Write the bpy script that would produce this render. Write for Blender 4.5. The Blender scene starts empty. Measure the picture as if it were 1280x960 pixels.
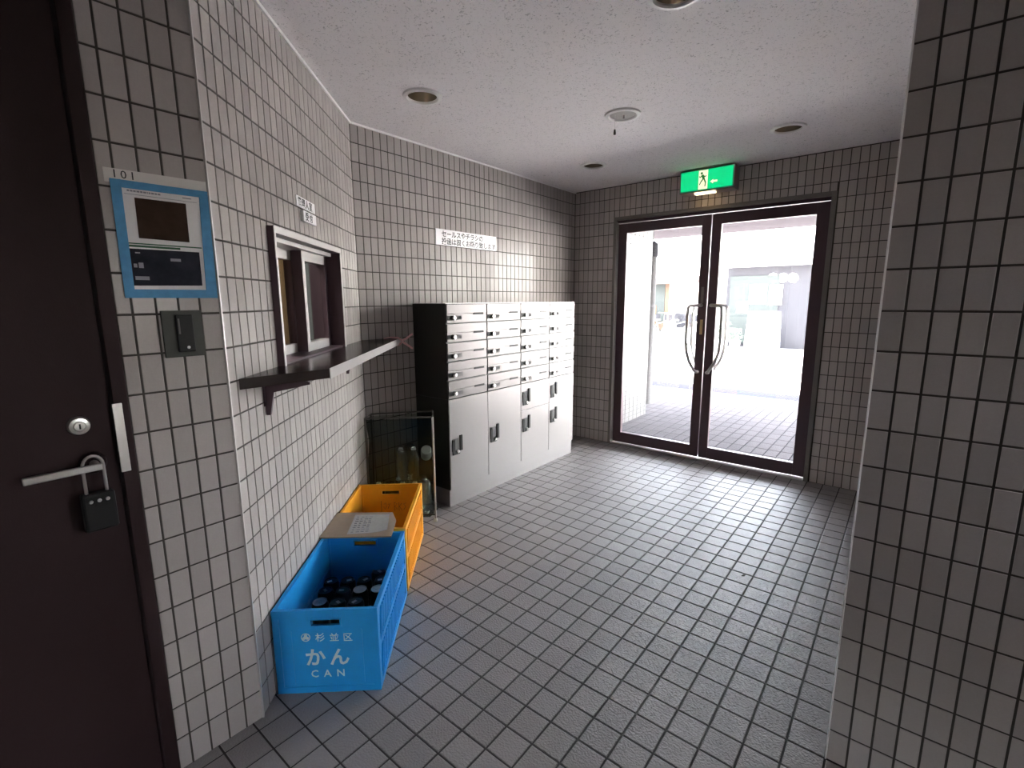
import bpy, bmesh, math, random
from mathutils import Matrix, Vector

random.seed(7)
SC = bpy.context.scene
COL = SC.collection
PI = math.pi

# ------------------------------------------------------------------ room constants (metres)
XC, YD = -2.498, 4.023          # mailbox wall plane, entrance wall plane
XA, YA = -1.494, 0.552          # apartment wall plane, its corner
YC = 1.671                      # corner of window wall and mailbox wall
XE, YE = -0.057, 1.521          # corner of the right wall
HC = 2.305                      # ceiling
PHB = math.atan2(YC - YA, XC - XA)
LB = math.hypot(YC - YA, XC - XA)
CAM_H = 1.33
CF, CPITCH, CROLL, CYAW = 606.35, 0.170296, -0.005086, 0.681434

# ------------------------------------------------------------------ camera
def cam_axes():
    cy, sy = math.cos(CYAW), math.sin(CYAW)
    f0 = Vector((-sy, cy, 0)); r0 = Vector((cy, sy, 0)); u0 = Vector((0, 0, 1))
    fwd = math.cos(CPITCH) * f0 - math.sin(CPITCH) * u0
    up = math.sin(CPITCH) * f0 + math.cos(CPITCH) * u0
    r = math.cos(CROLL) * r0 + math.sin(CROLL) * up
    u = -math.sin(CROLL) * r0 + math.cos(CROLL) * up
    return r, u, fwd
CR, CU, CFW = cam_axes()
CP = Vector((0, 0, CAM_H))
cd = bpy.data.cameras.new('camera'); cam = bpy.data.objects.new('camera', cd); COL.objects.link(cam)
cd.sensor_width = 36; cd.sensor_fit = 'HORIZONTAL'; cd.lens = CF / 1280 * 36; cd.clip_start = 0.02; cd.clip_end = 200
cam.matrix_world = Matrix(((CR.x, CU.x, -CFW.x, 0), (CR.y, CU.y, -CFW.y, 0), (CR.z, CU.z, -CFW.z, CAM_H), (0, 0, 0, 1)))
SC.camera = cam

# ------------------------------------------------------------------ sky, sun, exposure
SKY_STRENGTH = 0.32
SUN_STRENGTH = 7.0
EXPOSURE = 4.9
EM = 2.0 ** -EXPOSURE            # brightness of the lit signs, set against the exposure
w = bpy.data.worlds.new('sky'); SC.world = w; w.use_nodes = True
nt = w.node_tree; bg = nt.nodes['Background']
sky = nt.nodes.new('ShaderNodeTexSky'); sky.sky_type = 'NISHITA'
sky.sun_disc = False; sky.sun_elevation = math.radians(50); sky.sun_rotation = math.radians(60)
sky.air_density = 1.0; sky.dust_density = 3.0; sky.ozone_density = 1.0
hs = nt.nodes.new('ShaderNodeHueSaturation'); hs.inputs['Saturation'].default_value = 0.35
nt.links.new(sky.outputs['Color'], hs.inputs['Color']); nt.links.new(hs.outputs['Color'], bg.inputs['Color']); bg.inputs['Strength'].default_value = SKY_STRENGTH
sd = bpy.data.lights.new('sun', 'SUN'); so = bpy.data.objects.new('sun', sd); COL.objects.link(so)
sd.energy = SUN_STRENGTH; sd.angle = math.radians(0.6); sd.color = (1, 0.96, 0.9)
so.rotation_euler = Vector((-0.66, -0.04, -0.75)).to_track_quat('-Z', 'Y').to_euler()
so.location = (6, 6, 12)
SC.view_settings.view_transform = 'Standard'; SC.view_settings.look = 'None'
SC.view_settings.exposure = EXPOSURE; SC.view_settings.gamma = 1; SC.view_settings.use_curve_mapping = False
SC.display_settings.display_device = 'sRGB'

# ------------------------------------------------------------------ materials
def lin(c):
    return tuple(((x / 255) / 12.92 if x / 255 <= 0.04045 else ((x / 255 + 0.055) / 1.055) ** 2.4) for x in c)
def mat(name, col, rough=0.5, metal=0.0, spec=0.5, bump=0.0, bscale=200, vary=0.0, vscale=30, emit=None, estr=0, coat=0):
    m = bpy.data.materials.new(name); m.use_nodes = True
    t = m.node_tree; b = t.nodes['Principled BSDF']
    b.inputs['Base Color'].default_value = (*col, 1); b.inputs['Roughness'].default_value = rough
    b.inputs['Metallic'].default_value = metal; b.inputs['Specular IOR Level'].default_value = spec
    if coat: b.inputs['Coat Weight'].default_value = coat
    if emit: b.inputs['Emission Color'].default_value = (*emit, 1); b.inputs['Emission Strength'].default_value = estr
    if bump or vary:
        tc = t.nodes.new('ShaderNodeNewGeometry')
    if bump:
        n = t.nodes.new('ShaderNodeTexNoise'); n.inputs['Scale'].default_value = bscale; n.inputs['Detail'].default_value = 3
        bp = t.nodes.new('ShaderNodeBump'); bp.inputs['Strength'].default_value = bump; bp.inputs['Distance'].default_value = 0.002
        t.links.new(tc.outputs['Position'], n.inputs['Vector']); t.links.new(n.outputs['Fac'], bp.inputs['Height'])
        t.links.new(bp.outputs['Normal'], b.inputs['Normal'])
    if vary:
        n = t.nodes.new('ShaderNodeTexNoise'); n.inputs['Scale'].default_value = vscale; n.inputs['Detail'].default_value = 4
        mr = t.nodes.new('ShaderNodeMapRange'); mr.inputs['To Min'].default_value = 1 - vary; mr.inputs['To Max'].default_value = 1 + vary
        mx = t.nodes.new('ShaderNodeVectorMath'); mx.operation = 'SCALE'; mx.inputs[0].default_value = col
        t.links.new(tc.outputs['Position'], n.inputs['Vector']); t.links.new(n.outputs['Fac'], mr.inputs['Value'])
        t.links.new(mr.outputs['Result'], mx.inputs['Scale']); t.links.new(mx.outputs['Vector'], b.inputs['Base Color'])
    return m
def tile_mat(name, col, rough, bump, bscale, vary, speck=0.0, voro=False, bdist=0.002, spec=0.5):
    """glazed tile: every tile a slightly different tone, fine relief"""
    m = mat(name, col, rough, spec=spec); t = m.node_tree; b = t.nodes['Principled BSDF']
    g = t.nodes.new('ShaderNodeNewGeometry'); oi = t.nodes.new('ShaderNodeObjectInfo')
    ad = t.nodes.new('ShaderNodeMath'); ad.operation = 'ADD'
    t.links.new(g.outputs['Random Per Island'], ad.inputs[0]); t.links.new(oi.outputs['Random'], ad.inputs[1])
    fr = t.nodes.new('ShaderNodeMath'); fr.operation = 'FRACT'; t.links.new(ad.outputs[0], fr.inputs[0])
    mr = t.nodes.new('ShaderNodeMapRange'); mr.inputs['To Min'].default_value = 1 - vary; mr.inputs['To Max'].default_value = 1 + vary
    t.links.new(fr.outputs[0], mr.inputs['Value'])
    n2 = t.nodes.new('ShaderNodeTexNoise'); n2.inputs['Scale'].default_value = 260; n2.inputs['Detail'].default_value = 2
    t.links.new(g.outputs['Position'], n2.inputs['Vector'])
    m2 = t.nodes.new('ShaderNodeMapRange'); m2.inputs['To Min'].default_value = 1 - speck; m2.inputs['To Max'].default_value = 1 + speck
    t.links.new(n2.outputs['Fac'], m2.inputs['Value'])
    mu = t.nodes.new('ShaderNodeMath'); mu.operation = 'MULTIPLY'
    t.links.new(mr.outputs['Result'], mu.inputs[0]); t.links.new(m2.outputs['Result'], mu.inputs[1])
    sc = t.nodes.new('ShaderNodeVectorMath'); sc.operation = 'SCALE'; sc.inputs[0].default_value = col
    t.links.new(mu.outputs[0], sc.inputs['Scale']); t.links.new(sc.outputs['Vector'], b.inputs['Base Color'])
    n = t.nodes.new('ShaderNodeTexNoise'); n.inputs['Scale'].default_value = bscale; n.inputs['Detail'].default_value = 2
    t.links.new(g.outputs['Position'], n.inputs['Vector'])
    bp = t.nodes.new('ShaderNodeBump'); bp.inputs['Strength'].default_value = bump; bp.inputs['Distance'].default_value = bdist
    t.links.new(n.outputs['Fac'], bp.inputs['Height']); t.links.new(bp.outputs['Normal'], b.inputs['Normal'])
    return m
def thin_glass(name, tint, gloss=0.04, rough=0.0):
    """a thin sheet: clear with a Fresnel reflection"""
    m = bpy.data.materials.new(name); m.use_nodes = True; t = m.node_tree; t.nodes.clear()
    o = t.nodes.new('ShaderNodeOutputMaterial'); mx = t.nodes.new('ShaderNodeMixShader')
    tr = t.nodes.new('ShaderNodeBsdfTransparent'); tr.inputs['Color'].default_value = (*tint, 1)
    gl = t.nodes.new('ShaderNodeBsdfGlossy'); gl.inputs['Roughness'].default_value = rough
    lw = t.nodes.new('ShaderNodeLayerWeight'); lw.inputs['Blend'].default_value = 0.5
    pw = t.nodes.new('ShaderNodeMath'); pw.operation = 'POWER'; pw.inputs[1].default_value = 5.0
    ma = t.nodes.new('ShaderNodeMath'); ma.operation = 'MULTIPLY_ADD'; ma.inputs[1].default_value = 0.9; ma.inputs[2].default_value = gloss; ma.use_clamp = True
    t.links.new(lw.outputs['Facing'], pw.inputs[0]); t.links.new(pw.outputs[0], ma.inputs[0])
    t.links.new(ma.outputs[0], mx.inputs['Fac']); t.links.new(tr.outputs[0], mx.inputs[1]); t.links.new(gl.outputs[0], mx.inputs[2])
    t.links.new(mx.outputs[0], o.inputs['Surface'])
    return m
def ceiling_mat():
    m = mat('ceiling_board', (0.82, 0.785, 0.80), 0.9); t = m.node_tree; b = t.nodes['Principled BSDF']
    g = t.nodes.new('ShaderNodeNewGeometry')
    mp = t.nodes.new('ShaderNodeMapping'); mp.inputs['Scale'].default_value = (1, 1, 1)
    t.links.new(g.outputs['Position'], mp.inputs['Vector'])
    n = t.nodes.new('ShaderNodeTexNoise'); n.inputs['Scale'].default_value = 75; n.inputs['Detail'].default_value = 3; n.inputs['Distortion'].default_value = 1.8
    t.links.new(mp.outputs['Vector'], n.inputs['Vector'])
    r = t.nodes.new('ShaderNodeValToRGB'); r.color_ramp.elements[0].position = 0.34; r.color_ramp.elements[1].position = 0.40
    r.color_ramp.elements[0].color = (0.46, 0.44, 0.45, 1); r.color_ramp.elements[1].color = (0.82, 0.785, 0.80, 1)
    t.links.new(n.outputs['Fac'], r.inputs['Fac']); t.links.new(r.outputs['Color'], b.inputs['Base Color'])
    bp = t.nodes.new('ShaderNodeBump'); bp.inputs['Strength'].default_value = 0.5; bp.inputs['Distance'].default_value = 0.003
    t.links.new(r.outputs['Color'], bp.inputs['Height']); t.links.new(bp.outputs['Normal'], b.inputs['Normal'])
    return m
def brushed(name, col, rough, metal):
    m = mat(name, col, rough, metal); t = m.node_tree; b = t.nodes['Principled BSDF']
    g = t.nodes.new('ShaderNodeNewGeometry'); mp = t.nodes.new('ShaderNodeMapping'); mp.inputs['Scale'].default_value = (3, 3, 320)
    n = t.nodes.new('ShaderNodeTexNoise'); n.inputs['Scale'].default_value = 1; n.inputs['Detail'].default_value = 3
    mr = t.nodes.new('ShaderNodeMapRange'); mr.inputs['To Min'].default_value = rough - 0.08; mr.inputs['To Max'].default_value = rough + 0.1
    t.links.new(g.outputs['Position'], mp.inputs['Vector']); t.links.new(mp.outputs['Vector'], n.inputs['Vector'])
    t.links.new(n.outputs['Fac'], mr.inputs['Value']); t.links.new(mr.outputs['Result'], b.inputs['Roughness'])
    return m

WALLT = tile_mat('glazed_wall_tile', (0.41, 0.372, 0.355), 0.18, 0.10, 45, 0.09, 0.05, bdist=0.004, spec=0.09)
GROUT = mat('dark_grout', (0.05, 0.043, 0.038), 0.95)
FLOORT = tile_mat('rough_floor_tile', (0.25, 0.228, 0.226), 0.5, 0.9, 150, 0.08, 0.10, bdist=0.003)
FGROUT = mat('floor_grout', (0.035, 0.03, 0.03), 0.95)
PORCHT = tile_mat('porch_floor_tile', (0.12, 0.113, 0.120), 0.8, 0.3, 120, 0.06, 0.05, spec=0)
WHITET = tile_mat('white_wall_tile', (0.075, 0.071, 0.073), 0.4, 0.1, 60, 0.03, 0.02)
CEILM = ceiling_mat()
WHITEP = mat('white_paint', (0.8, 0.79, 0.78), 0.5)
PLASTER = mat('grey_plaster', (0.5, 0.46, 0.43), 0.85, bump=0.2, bscale=80)
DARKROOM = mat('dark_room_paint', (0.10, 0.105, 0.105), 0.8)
DOORM = mat('maroon_steel', (0.026, 0.013, 0.014), 0.65, spec=0.2, bump=0.12, bscale=350)
BRONZE = mat('dark_bronze_aluminium', (0.065, 0.036, 0.046), 0.42, 0.3, bump=0.05, bscale=200)
TRIMM = mat('grey_brown_metal', (0.16, 0.145, 0.135), 0.45, 0.2)
WOODDARK = mat('dark_laminate', (0.020, 0.012, 0.011), 0.22, spec=0.4)
EDGEM = mat('pale_edge_band', (0.36, 0.33, 0.32), 0.6, spec=0.2)
STEEL = brushed('brushed_stainless', (0.155, 0.144, 0.142), 0.40, 0.85)
CHROME = mat('chrome', (0.8, 0.78, 0.76), 0.12, 1.0)
SATIN = mat('satin_metal', (0.62, 0.60, 0.58), 0.32, 1.0)
ALU = mat('pale_aluminium', (0.48, 0.45, 0.435), 0.42, 0.7)
LOCKERP = mat('light_grey_panel', (0.30, 0.28, 0.278), 0.36, 0.45, spec=0.3)
CABSIDE = mat('black_cabinet_paint', (0.012, 0.011, 0.010), 0.5)
BLACK = mat('black_plastic', (0.012, 0.012, 0.012), 0.5, spec=0.2)
GREYP = mat('grey_label', (0.12, 0.115, 0.115), 0.6, spec=0.1)
PAPER = mat('white_paper', (0.72, 0.70, 0.70), 0.7)
TAPEB = mat('blue_masking_tape', (0.045, 0.235, 0.46), 0.55, vary=0.25, vscale=60)
PHOTO1 = mat('dark_brown_print', (0.045, 0.027, 0.020), 0.8, spec=0.05, vary=0.5, vscale=25)
PHOTO2 = mat('dark_blue_print', (0.026, 0.027, 0.037), 0.8, spec=0.05, vary=0.6, vscale=25)
PGREEN = mat('green_print', (0.02, 0.09, 0.04), 0.5)
PGREY = mat('grey_print', (0.25, 0.25, 0.28), 0.5)
INK = mat('black_ink', (0.02, 0.02, 0.022), 0.6)
SIGNW = mat('white_sign_plastic', (0.82, 0.80, 0.82), 0.3)
BLUEC = mat('blue_crate_plastic', (0.010, 0.27, 0.64), 0.36, vary=0.10, vscale=14, bump=0.08, bscale=60)
YELC = mat('yellow_crate_plastic', (0.80, 0.35, 0.016), 0.38, vary=0.10, vscale=14, bump=0.08, bscale=60)
LETTER = mat('pale_print', (0.62, 0.66, 0.66), 0.5)
MARKER = mat('brown_marker_ink', (0.22, 0.06, 0.008), 0.6)
CARD = mat('brown_cardboard', (0.30, 0.23, 0.17), 0.85, vary=0.08, vscale=40)
SLEEVE = mat('paper_in_sleeve', (0.42, 0.42, 0.41), 0.22, vary=0.12, vscale=70)
CANM = mat('can_aluminium', (0.85, 0.85, 0.85), 0.34, 1.0)
CANL = mat('dull_can_lid', (0.13, 0.13, 0.125), 0.3, 0.9)
CANB = mat('dark_can_print', (0.035, 0.035, 0.03), 0.3, 0.5, vary=0.6, vscale=18)
PURP = mat('purple_can_print', (0.03, 0.022, 0.05), 0.3, 0.5)
PINK = mat('pink_plastic', (0.80, 0.47, 0.48), 0.4)
GLASS = thin_glass('door_glass', (0.97, 0.98, 0.98), 0.025)
WGLASS = thin_glass('window_glass', (0.80, 0.83, 0.82), 0.10)
BAGM = thin_glass('clear_bag_film', (0.52, 0.56, 0.52), 0.03, 0.15)
PETM = thin_glass('clear_bottle_plastic', (0.78, 0.83, 0.80), 0.20, 0.06)
CAPW = mat('white_cap', (0.8, 0.8, 0.78), 0.4)
CURT = mat('tan_curtain', (0.60, 0.49, 0.34), 0.85)
_t = CURT.node_tree; _tl = _t.nodes.new('ShaderNodeBsdfTranslucent'); _tl.inputs['Color'].default_value = (0.52, 0.42, 0.31, 1)
_mx = _t.nodes.new('ShaderNodeMixShader'); _mx.inputs['Fac'].default_value = 0.55
_t.links.new(_t.nodes['Principled BSDF'].outputs[0], _mx.inputs[1]); _t.links.new(_tl.outputs[0], _mx.inputs[2])
_t.links.new(_mx.outputs[0], _t.nodes['Material Output'].inputs['Surface'])
EXITG = mat('lit_green_panel', (0.0, 0.3, 0.12), 0.3, emit=(0.0, 0.62, 0.20), estr=1.15 * EM)
EXITW = mat('lit_white_panel', (0.8, 0.8, 0.6), 0.3, emit=(1.0, 0.93, 0.62), estr=1.0 * EM)
EXITF = mat('green_figure', (0.0, 0.12, 0.03), 0.3, emit=(0.02, 0.26, 0.04), estr=0.5 * EM)
LENSW = mat('warm_lens', (0.8, 0.7, 0.5), 0.3, emit=(1.0, 0.72, 0.38), estr=6.0 * EM)
EXITB = mat('sign_case', (0.24, 0.235, 0.22), 0.45)
CUP = mat('lamp_reflector', (0.42, 0.35, 0.26), 0.25, 0.6)
ASPH = mat('pale_road', (0.30, 0.29, 0.29), 0.9, vary=0.08, vscale=3)
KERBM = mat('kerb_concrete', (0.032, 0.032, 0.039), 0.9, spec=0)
FACADE = mat('grey_facade', (0.040, 0.040, 0.045), 0.8, spec=0)
FACADE2 = mat('cream_facade', (0.8, 0.76, 0.72), 0.8)
ORANGE = mat('orange_panel', (0.06, 0.030, 0.013), 0.6)
AWN = mat('salmon_awning', (0.05, 0.033, 0.029), 0.7)
SHOPG = mat('shop_glass', (0.043, 0.049, 0.048), 0.5, spec=0.05)
TYRE = mat('tyre_rubber', (0.03, 0.03, 0.03), 0.8)
LEAFM = mat('shrub_leaf', (0.04, 0.062, 0.045), 0.6)

# ------------------------------------------------------------------ mesh helpers
class MB:
    def __init__(s): s.v = []; s.f = []; s.m = []; s.T = Matrix()
    def add(s, vs, fs, mi=0):
        o = len(s.v); s.v += [tuple(s.T @ Vector(p)) for p in vs]
        for f in fs: s.f.append(tuple(i + o for i in f)); s.m.append(mi)
        return s
    def box(s, x0, x1, y0, y1, z0, z1, mi=0):
        x0, x1 = min(x0, x1), max(x0, x1); y0, y1 = min(y0, y1), max(y0, y1); z0, z1 = min(z0, z1), max(z0, z1)
        return s.add([(x0, y0, z0), (x1, y0, z0), (x1, y1, z0), (x0, y1, z0), (x0, y0, z1), (x1, y0, z1), (x1, y1, z1), (x0, y1, z1)],
                     [(0, 3, 2, 1), (4, 5, 6, 7), (0, 1, 5, 4), (1, 2, 6, 5), (2, 3, 7, 6), (3, 0, 4, 7)], mi)
    def prism(s, poly, a, b, axis='z', mi=0):
        """poly of 2D points (counter-clockwise) extruded along axis"""
        n = len(poly)
        def P(p, h): return {'z': (p[0], p[1], h), 'y': (p[0], h, p[1]), 'x': (h, p[0], p[1])}[axis]
        vs = [P(p, a) for p in poly] + [P(p, b) for p in poly]
        fs = [tuple(range(n - 1, -1, -1)), tuple(range(n, 2 * n))] + [(i, (i + 1) % n, n + (i + 1) % n, n + i) for i in range(n)]
        if axis == 'y': fs = [tuple(reversed(f)) for f in fs]
        return s.add(vs, fs, mi)
    def tube(s, pts, r, n=10, mi=0, caps=True, closed=False):
        pts = [Vector(p) for p in pts]; rs = r if isinstance(r, (list, tuple)) else [r] * len(pts)
        rings = []; prev = None; N = len(pts)
        for i, p in enumerate(pts):
            if closed: t = pts[(i + 1) % N] - pts[i - 1]
            else: t = pts[min(i + 1, N - 1)] - pts[max(i - 1, 0)]
            t.normalize()
            if prev is None:
                a = Vector((0, 0, 1)) if abs(t.z) < 0.9 else Vector((1, 0, 0)); u = t.cross(a).normalized()
            else:
                u = (prev - t * prev.dot(t)).normalized()
            prev = u; v = t.cross(u)
            rings.append([p + rs[i] * (math.cos(2 * PI * k / n) * u + math.sin(2 * PI * k / n) * v) for k in range(n)])
        vs = [q for rg in rings for q in rg]; fs = []
        for i in range(N if closed else N - 1):
            j = (i + 1) % N
            for k in range(n): fs.append((i * n + k, i * n + (k + 1) % n, j * n + (k + 1) % n, j * n + k))
        if caps and not closed: fs += [tuple(range(n - 1, -1, -1)), tuple(range((N - 1) * n, N * n))]
        return s.add(vs, fs, mi)
    def lathe(s, prof, n=24, mi=0, M=Matrix()):
        """prof: (r, z) list, about local z; closes to the axis where r = 0"""
        vs = []; idx = []
        for r, z in prof:
            if r < 1e-6: idx.append([len(vs)]); vs.append(M @ Vector((0, 0, z)))
            else:
                idx.append(list(range(len(vs), len(vs) + n)))
                vs += [M @ Vector((r * math.cos(2 * PI * k / n), r * math.sin(2 * PI * k / n), z)) for k in range(n)]
        fs = []
        for a, b in zip(idx, idx[1:]):
            for k in range(n):
                k2 = (k + 1) % n
                if len(a) == 1 and len(b) == 1: continue
                if len(a) == 1: fs.append((a[0], b[k2], b[k]))
                elif len(b) == 1: fs.append((a[k], a[k2], b[0]))
                else: fs.append((a[k], a[k2], b[k2], b[k]))
        return s.add(vs, fs, mi)
    def mesh(s, name, mats):
        me = bpy.data.meshes.new(name); me.from_pydata(s.v, [], s.f)
        for m in (mats if isinstance(mats, (list, tuple)) else [mats]): me.materials.append(m)
        me.polygons.foreach_set('material_index', s.m); me.update()
        return me
    def build(s, name, mats, parent=None, M=None, bevel=0, smooth=False, seg=2):
        o = link(name, s.mesh(name, mats), parent, M)
        if bevel:
            b = o.modifiers.new('bevel', 'BEVEL'); b.width = bevel; b.segments = seg; b.limit_method = 'ANGLE'; b.angle_limit = 0.6
        if smooth: shade(o.data)
        return o
def shade(me, ang=0.7):
    me.polygons.foreach_set('use_smooth', [True] * len(me.polygons))
    try: me.set_sharp_from_angle(angle=ang)
    except Exception: pass
def link(name, data, parent=None, M=None):
    o = bpy.data.objects.new(name, data); COL.objects.link(o)
    if parent: o.parent = parent
    if M is not None: o.matrix_basis = M
    return o
def thing(name, label, cat, M=None, group=None, kind=None):
    o = link(name, None, None, M); o.empty_display_size = 0.05
    return tag(o, label, cat, group, kind)
def tag(o, label=None, cat=None, group=None, kind=None):
    if label: o['label'] = label
    if cat: o['category'] = cat
    if group: o['group'] = group
    if kind: o['kind'] = kind
    return o
def dup(root, M, label=None, group=None):
    """a copy of a thing with its parts and sub-parts"""
    r = root.copy(); COL.objects.link(r); r.matrix_basis = M
    if label: r['label'] = label
    if group: r['group'] = group
    for ch in list(root.children):
        c = ch.copy(); COL.objects.link(c); c.parent = r
        for g in list(ch.children):
            d = g.copy(); COL.objects.link(d); d.parent = c
    return r
def frame(x, y, z, phi):
    return Matrix.Translation((x, y, z)) @ Matrix.Rotation(phi, 4, 'Z')
def FB(s=0, o=0, z=0):
    """window-wall frame: local x along the wall, local -y out of the wall"""
    c, n = math.cos(PHB), math.sin(PHB)
    return frame(XA + s * c + o * n, YA + s * n - o * c, z, PHB)
def FC(y, z, x=XC): return frame(x, y, z, PI / 2)
def FA(y, z, x=XA): return frame(x, y, z, PI / 2)
def FD(x, z, y=YD): return frame(x, y, z, 0)
def T3(x, y, z): return Matrix.Translation((x, y, z))
def text(name, body, size, m, parent, M, bold=0.0, ext=0.0004, space=1.0, align='LEFT', squash=1.0):
    c = bpy.data.curves.new(name, 'FONT'); c.body = body; c.size = size; c.extrude = ext; c.offset = bold
    c.space_character = space; c.align_x = align; c.resolution_u = 2
    o = bpy.data.objects.new(name, c); COL.objects.link(o)
    dg = bpy.context.evaluated_depsgraph_get()
    me = bpy.data.meshes.new_from_object(o.evaluated_get(dg)); me.name = name
    bpy.data.objects.remove(o); bpy.data.curves.remove(c)
    me.materials.clear(); me.materials.append(m)
    # font plane (x right, y up) -> wall-mounted plane (local x right, z up, facing -y)
    return link(name, me, parent, M @ Matrix.Rotation(PI / 2, 4, 'X') @ Matrix.Diagonal((squash, 1, 1, 1)))

def project(P):
    d = Vector(P) - CP; z = d.dot(CFW)
    if z < 0.05: return None
    return (640 + CF * d.dot(CR) / z, 480 - CF * d.dot(CU) / z)
def quad_area(M, rc, flat=False):
    """pixels covered by a rectangle of a tiled surface, 0 when out of frame"""
    a, b, c, d = rc; ps = []
    for u, v in ((a, c), (b, c), (b, d), (a, d)):
        p = project(M @ Vector((u, v, 0) if flat else (u, 0, v)))
        if p is None: return 0
        ps.append(p)
    cx = sum(p[0] for p in ps) / 4; cy = sum(p[1] for p in ps) / 4
    if not (-15 < cx < 1295 and -15 < cy < 975): return 0
    return abs(sum(ps[i][0] * ps[(i + 1) % 4][1] - ps[(i + 1) % 4][0] * ps[i][1] for i in range(4))) / 2

# ------------------------------------------------------------------ tiled surfaces
TILE_CACHE = {}
def tile_geo(w, h, d, ch, flat):
    """one tile centred on its face: chamfered slab, face towards -y (wall) or +z (floor)"""
    a, b = w / 2, h / 2; i, j = a - ch, b - ch
    lo = [(-a, -b), (a, -b), (a, b), (-a, b)]; hi = [(-i, -j), (i, -j), (i, j), (-i, j)]
    if flat:
        vs = [(x, y, -d) for x, y in lo] + [(x, y, -ch * 0.5) for x, y in lo] + [(x, y, 0) for x, y in hi]
    else:
        vs = [(x, d, z) for x, z in lo] + [(x, ch * 0.6, z) for x, z in lo] + [(x, 0, z) for x, z in hi]
    fs = [(8, 9, 10, 11)]
    for k in range(4):
        k2 = (k + 1) % 4
        fs.append((k, k2, 4 + k2, 4 + k)); fs.append((4 + k, 4 + k2, 8 + k2, 8 + k))
    return vs, fs
def tile_mesh(name, w, h, d, ch, flat, m):
    key = (name, round(w, 4), round(h, 4), flat, m.name)
    if key not in TILE_CACHE:
        vs, fs = tile_geo(w, h, d, ch, flat)
        me = bpy.data.meshes.new(name); me.from_pydata(vs, [], fs); me.materials.append(m); me.update()
        TILE_CACHE[key] = me
    return TILE_CACHE[key]
def cut(rc, holes):
    a, b, c, d = rc; out = [rc]
    for (p, q, r, s) in holes:
        nxt = []
        for (a, b, c, d) in out:
            if q <= a + 1e-4 or p >= b - 1e-4 or s <= c + 1e-4 or r >= d - 1e-4: nxt.append((a, b, c, d)); continue
            if p > a + 0.004: nxt.append((a, p, c, d))
            if q < b - 0.004: nxt.append((q, b, c, d))
            a2, b2 = max(a, p), min(b, q)
            if r > c + 0.004: nxt.append((a2, b2, c, r))
            if s < d - 0.004: nxt.append((a2, b2, s, d))
        out = nxt
    return out
def lay_tiles(parent, rects, m, depth, ch, joint, flat=False, limit=300, hidden=(), tilt=0.004, rng=None, name='tile', minpx=55):
    """rects are joint-to-joint cells; the largest in the picture become single tiles, the rest one joined part"""
    rng = rng or random.Random(3); M = parent.matrix_world; sc = []
    for rc in rects:
        cx, cy = (rc[0] + rc[1]) / 2, (rc[2] + rc[3]) / 2
        hid = any(h[0] < cx < h[1] and h[2] < cy < h[3] for h in hidden)
        sc.append((0 if hid else quad_area(M, rc, flat), rc))
    sc.sort(key=lambda t: -t[0])
    singles = [rc for a, rc in sc[:limit] if a > minpx]; rest = [rc for a, rc in sc[len(singles):]]
    j = joint / 2
    for a, b, c, d in singles:
        me = tile_mesh(name, b - a - joint, d - c - joint, depth, ch, flat, m)
        o = bpy.data.objects.new(name, me); COL.objects.link(o); o.parent = parent
        if flat:
            o.location = ((a + b) / 2, (c + d) / 2, 0); o.rotation_euler = (rng.gauss(0, tilt), rng.gauss(0, tilt), 0)
        else:
            o.location = ((a + b) / 2, 0, (c + d) / 2); o.rotation_euler = (rng.gauss(0, tilt), 0, rng.gauss(0, tilt))
    if rest:
        mb = MB()
        for a, b, c, d in rest:
            vs, fs = tile_geo(b - a - joint, d - c - joint, depth, ch, flat)
            if flat: T = T3((a + b) / 2, (c + d) / 2, 0) @ Matrix.Rotation(rng.gauss(0, tilt), 4, 'X') @ Matrix.Rotation(rng.gauss(0, tilt), 4, 'Y')
            else: T = T3((a + b) / 2, 0, (c + d) / 2) @ Matrix.Rotation(rng.gauss(0, tilt), 4, 'X') @ Matrix.Rotation(rng.gauss(0, tilt), 4, 'Z')
            mb.T = T; mb.add(vs, fs)
        o = mb.build('tile_field', m, parent); o['kind'] = 'stuff'
def wall_cells(L, H, holes, px=0.05, pz=0.1, x0=0.0):
    out = []
    k = math.floor((0 - x0) / px)
    while x0 + k * px < L - 1e-6:
        a, b = max(0, x0 + k * px), min(L, x0 + (k + 1) * px); k += 1
        if b - a < 0.008: continue
        z = 0.0
        while z < H - 0.003:
            z1 = min(z + pz, H)
            out += [r for r in cut((a, b, z, z1), holes) if r[1] - r[0] > 0.008 and r[3] - r[2] > 0.008]
            z = z1 if z1 < H else H
    return out
def make_wall(name, label, M, L, thick, holes=(), tiled=True, hidden=(), limit=300, m=GROUT, x0=0.0, H=HC, seed=1, tm=None, px=0.05, pz=0.1, tilt=0.005, ext=(0, 0)):
    mb = MB(); y0 = 0.0022 if tiled else 0.0
    xs = sorted({0, L, *[h[0] for h in holes], *[h[1] for h in holes]}); zs = sorted({0, H, *[h[2] for h in holes], *[h[3] for h in holes]})
    for a, b in zip(xs, xs[1:]):
        run = None
        for c, d in zip(zs, zs[1:]):
            cx, cz = (a + b) / 2, (c + d) / 2
            if any(h[0] < cx < h[1] and h[2] < cz < h[3] for h in holes): continue
            mb.box(a - (ext[0] if a == 0 else 0), b + (ext[1] if b == L else 0), y0, thick, c, d)
    o = mb.build(name, m, None, M); o.matrix_world = M
    tag(o, label, 'wall', None, 'structure')
    bpy.context.view_layer.update()
    if tiled: lay_tiles(o, wall_cells(L, H, holes, px, pz, x0), tm or WALLT, 0.004, 0.0012, 0.0052, False, limit, hidden, tilt=tilt, rng=random.Random(seed))
    return o

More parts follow.
